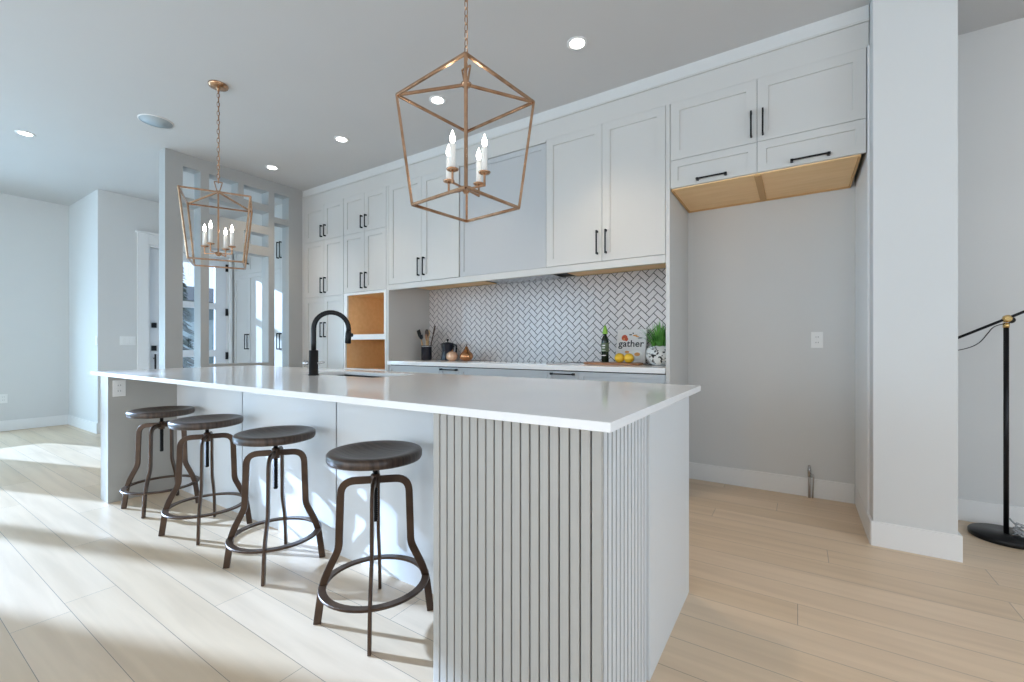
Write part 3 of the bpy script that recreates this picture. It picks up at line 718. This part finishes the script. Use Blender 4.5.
# moka style kettle
t = thing('kettle', 'black angular stovetop kettle with small knob next to the crock', 'kettle', (-3.265, 3.72, ZC))
obj('body', lathe(BM(), [(0, 0), (.075, 0), (.078, .004), (.066, .09), (.064, .10), (.078, .18), (.076, .184), (0, .184)], 10, smooth=False), 'crock', t)
obj('lid', lathe(BM(), [(.076, .184), (.06, .192), (.02, .20), (0, .2)], 10, smooth=False), 'black', t)
obj('knob', lathe(BM(), [(0, .2), (.008, .2), (.007, .212), (.014, .222), (.012, .234), (0, .238)], 16), 'black', t)
obj('handle', strap(BM(), smooth_path([(.07, 0, .17), (.125, 0, .175), (.12, 0, .05)], .03), .02, .009, (0, 1, 0)), 'black', t)
obj('spout', tube(BM(), [(-.065, 0, .15), (-.095, 0, .182)], [.02, .01], 10), 'crock', t)
# gourds
def gourd(loc, s, prof, m, label, lobes=0):
    t = thing('ceramic_gourd', label, 'ornament', loc)
    bm = lathe(BM(), [(r * s, z * s) for r, z in prof], 40)
    if lobes:
        for v in bm.verts:
            a = math.atan2(v.co.y, v.co.x); k = 1 - .07 * (abs(math.cos(a * lobes / 2)) < .35); v.co.x *= k; v.co.y *= k
    obj('body', bm, m, t)
    top = prof[-1][1] * s
    obj('stem', tube(BM(), [(0, 0, top - .006), (.002, 0, top + .010), (.010, 0, top + .024)], [.006, .005, .004], 8), 'copper' if m != 'copper' else 'walnut', t)
gourd((-3.10, 3.60, ZC), 1, [(0, 0), (.03, 0), (.055, .018), (.064, .045), (.058, .075), (.035, .095), (.012, .1), (0, .096)], 'gourd', 'round blush coloured pumpkin ornament in front of the kettle', 10)
gourd((-2.95, 3.66, ZC), 1, [(0, 0), (.035, 0), (.065, .02), (.073, .05), (.062, .08), (.036, .105), (.022, .13), (.014, .150), (0, .155)], 'copper', 'shiny copper pear shaped ornament right of the kettle')
# cutting board
bm = BM(); outline = []
for k in range(48):
    a = 2 * PI * k / 48; rx, ry = .250, .115
    outline.append((math.copysign(abs(math.cos(a)) ** .45, math.cos(a)) * rx, math.copysign(abs(math.sin(a)) ** .6, math.sin(a)) * ry))
ring_sweep(bm, [[Vector((x * k, y * k, z)) for x, y in outline] for k, z in ((.97, 0), (1, .004), (1, .014), (.985, .018), (.93, .018))], smooth=False)
tag(obj('cutting_board', bm, 'board', None, (-1.318, 3.615, ZC)), 'long dark wooden serving board lying on the counter', 'cutting board')
ZB = ZC + .018
# bottle
t = thing('oil_bottle', 'dark green bottle with lime green top standing on the wooden board', 'bottle', (-1.405, 3.66, ZB))
obj('glass_body', lathe(BM(), [(0, 0), (.030, 0), (.032, .004), (.032, .185), (.029, .205), (.018, .225), (.014, .235), (.014, .25), (0, .25)], 28), 'bottle', t)
obj('label_band', lathe(BM(), [(.0325, .09), (.0327, .092), (.0327, .165), (.0325, .167)], 28, caps=False), 'label', t, label='pale green paper label')
obj('cap', lathe(BM(), [(0, .245), (.022, .245), (.024, .25), (.017, .285), (.008, .315), (0, .322)], 20), 'lime', t, label='lime green cap')
bm = BM(); bx(bm, -.02, .02, -.0345, -.0325, .055, .062); bx(bm, -.018, .018, -.0345, -.0325, .100, .103); bx(bm, -.014, .012, -.0345, -.0335, .12, .128); bx(bm, -.012, .014, -.0345, -.0335, .14, .150)
obj('label_print', bm, 'paper', t)
# cookbook
bk = thing('cookbook', 'white cookbook titled gather leaning against the backsplash', 'book', (-1.212, 3.735, ZB + .0005), 0)
bk.rotation_euler = (R(-14), 0, 0)
BW, BHt = .26, .295
obj('cover', bx(BM(), -BW / 2, BW / 2, 0, .003, 0, BHt), 'paper', bk, bevel=.001); obj('cover', bx(BM(), -BW / 2, BW / 2, .020, .023, 0, BHt), 'paper', bk)
obj('page_block', bx(BM(), -BW / 2 + .004, BW / 2 - .005, .003, .020, .004, BHt - .004), mat('page_edges', (.78, .75, .68), .8), bk)
cu = bpy.data.curves.new('title', 'FONT'); cu.body = 'gather'; cu.size = .083; cu.extrude = .0004; cu.align_x = 'CENTER'; cu.space_character = 1.02
cu.materials.append(M['ink']); cu.offset = .0012
tmp = bpy.data.objects.new('title_curve', cu); COL.objects.link(tmp)
tme = bpy.data.meshes.new_from_object(tmp.evaluated_get(bpy.context.evaluated_depsgraph_get())); bpy.data.objects.remove(tmp)
to = bpy.data.objects.new('title_lettering', tme); COL.objects.link(to); to.parent = bk; to.location = (0, -.0008, .138); to.rotation_euler = (R(90), 0, 0); to.scale = (1.02, 1, 1)
def disc(bm, x, z, rx, rz, y=-.001, n=24):
    ring_sweep(bm, [[Vector((x + rx * math.cos(2 * PI * k / n), yy, z + rz * math.sin(2 * PI * k / n))) for k in range(n)] for yy in (y, 0.0001)], smooth=False)
    return bm
bm = disc(BM(), -.062, .218, .026, .026); disc(bm, -.044, .205, .015, .017); obj('cover_picture', bm, 'red', bk, label='printed red fruit')
bm = disc(BM(), .03, .238, .02, .006); disc(bm, .05, .228, .016, .005); disc(bm, .06, .07, .025, .016, -.0016); disc(bm, -.03, .09, .02, .010, -.0012); disc(bm, -.065, .205, .008, .008, -.0016); obj('cover_picture', bm, 'orange', bk, label='printed orange shapes')
bm = disc(BM(), .045, .065, .062, .042); obj('cover_picture', bm, 'candle', bk, label='printed pale bowl')
bm = disc(BM(), -.01, .245, .014, .005); disc(bm, .012, .258, .006, .006); disc(bm, .075, .215, .022, .004); obj('cover_picture', bm, 'ink', bk, label='printed dark leaves')
# lemons
def lemon(loc, rz, label):
    bm = BM(); pr = [(-.043, 0.0), (-.040, .007), (-.034, .014), (-.024, .027), (-.010, .034), (.006, .034), (.022, .028), (.033, .015), (.039, .007), (.043, 0.0)]
    ring_sweep(bm, [[Vector((x, r_ * math.cos(2 * PI * k / 20) if r_ else 1e-5 * math.cos(k), (r_ * math.sin(2 * PI * k / 20) if r_ else 1e-5 * math.sin(k)) + .034)) for k in range(20)] for x, r_ in pr])
    o = obj('lemon', bm, 'lemon', None, loc, rot=(0, 0, rz)); o.scale = (1.18, 1.18, 1.18); tag(o, label, 'lemon', 'lemons in front of the cookbook')
lemon((-1.252, 3.60, ZB), 0.9, 'left one of the two yellow lemons on the wooden board')
lemon((-1.168, 3.585, ZB), -.7, 'right one of the two yellow lemons on the wooden board')
# planter
t = thing('potted_plant', 'green grassy plant in a white openwork ball pot at the right end of the counter', 'plant', (-.942, 3.655, ZC))
bm = BM(); bmesh.ops.create_icosphere(bm, subdivisions=4, radius=.105)
random.seed(11)
seeds = [Vector((random.gauss(0, 1), random.gauss(0, 1), random.gauss(0, 1))).normalized() for _ in range(120)]
axs = [Vector((random.gauss(0, 1), random.gauss(0, 1), random.gauss(0, 1))).normalized() for _ in seeds]
kill = []
for f in bm.faces:
    c = f.calc_center_median(); u = c.normalized()
    if c.z > .072: kill.append(f); continue
    for s_, ax in zip(seeds, axs):
        d_ = u - s_; tx = ax.cross(s_).normalized(); ty = s_.cross(tx)
        if (d_.dot(tx) / .12) ** 2 + (d_.dot(ty) / .055) ** 2 < 1 and c.z > -.085: kill.append(f); break
bmesh.ops.delete(bm, geom=kill, context='FACES')
for v in bm.verts: v.co.z = max(v.co.z, -.096) * .93
po = obj('openwork_pot', bm, 'pot', t, (0, 0, .0895)); md = po.modifiers.new('solid', 'SOLIDIFY'); md.thickness = .007; md.offset = -1
obj('liner', lathe(BM(), [(0, .012), (.05, .012), (.085, .05), (.090, .09), (.075, .14), (.06, .148), (0, .145)], 30), 'darkin', t)
bm = BM(); random.seed(5)
for k in range(150):
    a = random.uniform(0, 2 * PI); r0 = random.uniform(0, .055); out = random.uniform(.01, .19) ; hh = random.uniform(.12, .25)
    if math.cos(a) > .2: out *= .45
    if math.sin(a) > .2: out *= .8
    b0 = Vector((r0 * math.cos(a), r0 * math.sin(a), .14)); d_ = Vector((math.cos(a), math.sin(a), 0)); s_ = Vector((-d_.y, d_.x, 0)); wd = random.uniform(.004, .007)
    L_ = []; Rr = []
    for j in range(6):
        q = j / 5; p = b0 + d_ * out * q ** 1.5 + Vector((0, 0, hh * (q - .3 * q * q * (out / .15))))
        w = wd * (1 - q ** 2) + .0004; L_.append(bm.verts.new(p + s_ * w)); Rr.append(bm.verts.new(p - s_ * w + Vector((0, 0, .0005))))
    for j in range(5):
        f = bm.faces.new((L_[j], L_[j + 1], Rr[j + 1], Rr[j])); f.smooth = True
obj('foliage', bm, 'leaf', t)

# ------------------------------------------------------------------ outside the front door
struct('ground', bx(BM(), -45, -8.76, -30, 30, -.4, -.25), 'ground')
t = thing('neighbour_house', 'low dark roofed house across the street seen through the front door glass', 'house', (-20, 0, -.25))
obj('wall', bx(BM(), -7, 0, 4.2, 16, 0, 3.1), 'house', t)
bm = BM()
V = [bm.verts.new(p) for p in ((.5, 3.8, 3.1), (.5, 16.4, 3.1), (-7.5, 16.4, 3.1), (-7.5, 3.8, 3.1), (-3.5, 5.2, 4.1), (-3.5, 15, 4.1))]
for f in ((0, 1, 5, 4), (2, 3, 4, 5), (3, 0, 4), (1, 2, 5), (3, 2, 1, 0)): bm.faces.new([V[i] for i in f])
obj('roof', bm, 'roof', t)
for y in (5.4, 8.0, 10.8): obj('window', bx(BM(), 0, .05, y, y + 1.4, 1.0, 2.4), 'house2', t)
obj('garage_door', bx(BM(), 0, .04, 6.95, 7.8, 0, 2.3), 'house2', t)
t = thing('conifer_tree', 'dark conifer rising beside the house across the street', 'tree', (-17.5, 6.3, -.25))
obj('trunk', lathe(BM(), [(0, 0), (.12, 0), (.05, 4.2), (0, 4.3)], 10), 'bark', t)
bm = BM(); random.seed(2)
for k in range(420):
    h_ = random.uniform(.8, 4.6); rr = .85 * (1 - h_ / 4.8) + .06; a = random.uniform(0, 2 * PI); d_ = Vector((math.cos(a), math.sin(a), 0)); s_ = Vector((-d_.y, d_.x, 0)) * .08
    p = Vector((0, 0, h_)); q = d_ * rr + Vector((0, 0, h_ - rr * .45)); w_ = Vector((0, 0, .05))
    vs = [bm.verts.new(x) for x in (p + w_, q * .6 + p * .4 + s_, q, q * .6 + p * .4 - s_)]
    bm.faces.new(vs)
obj('foliage', bm, 'conifer', t)
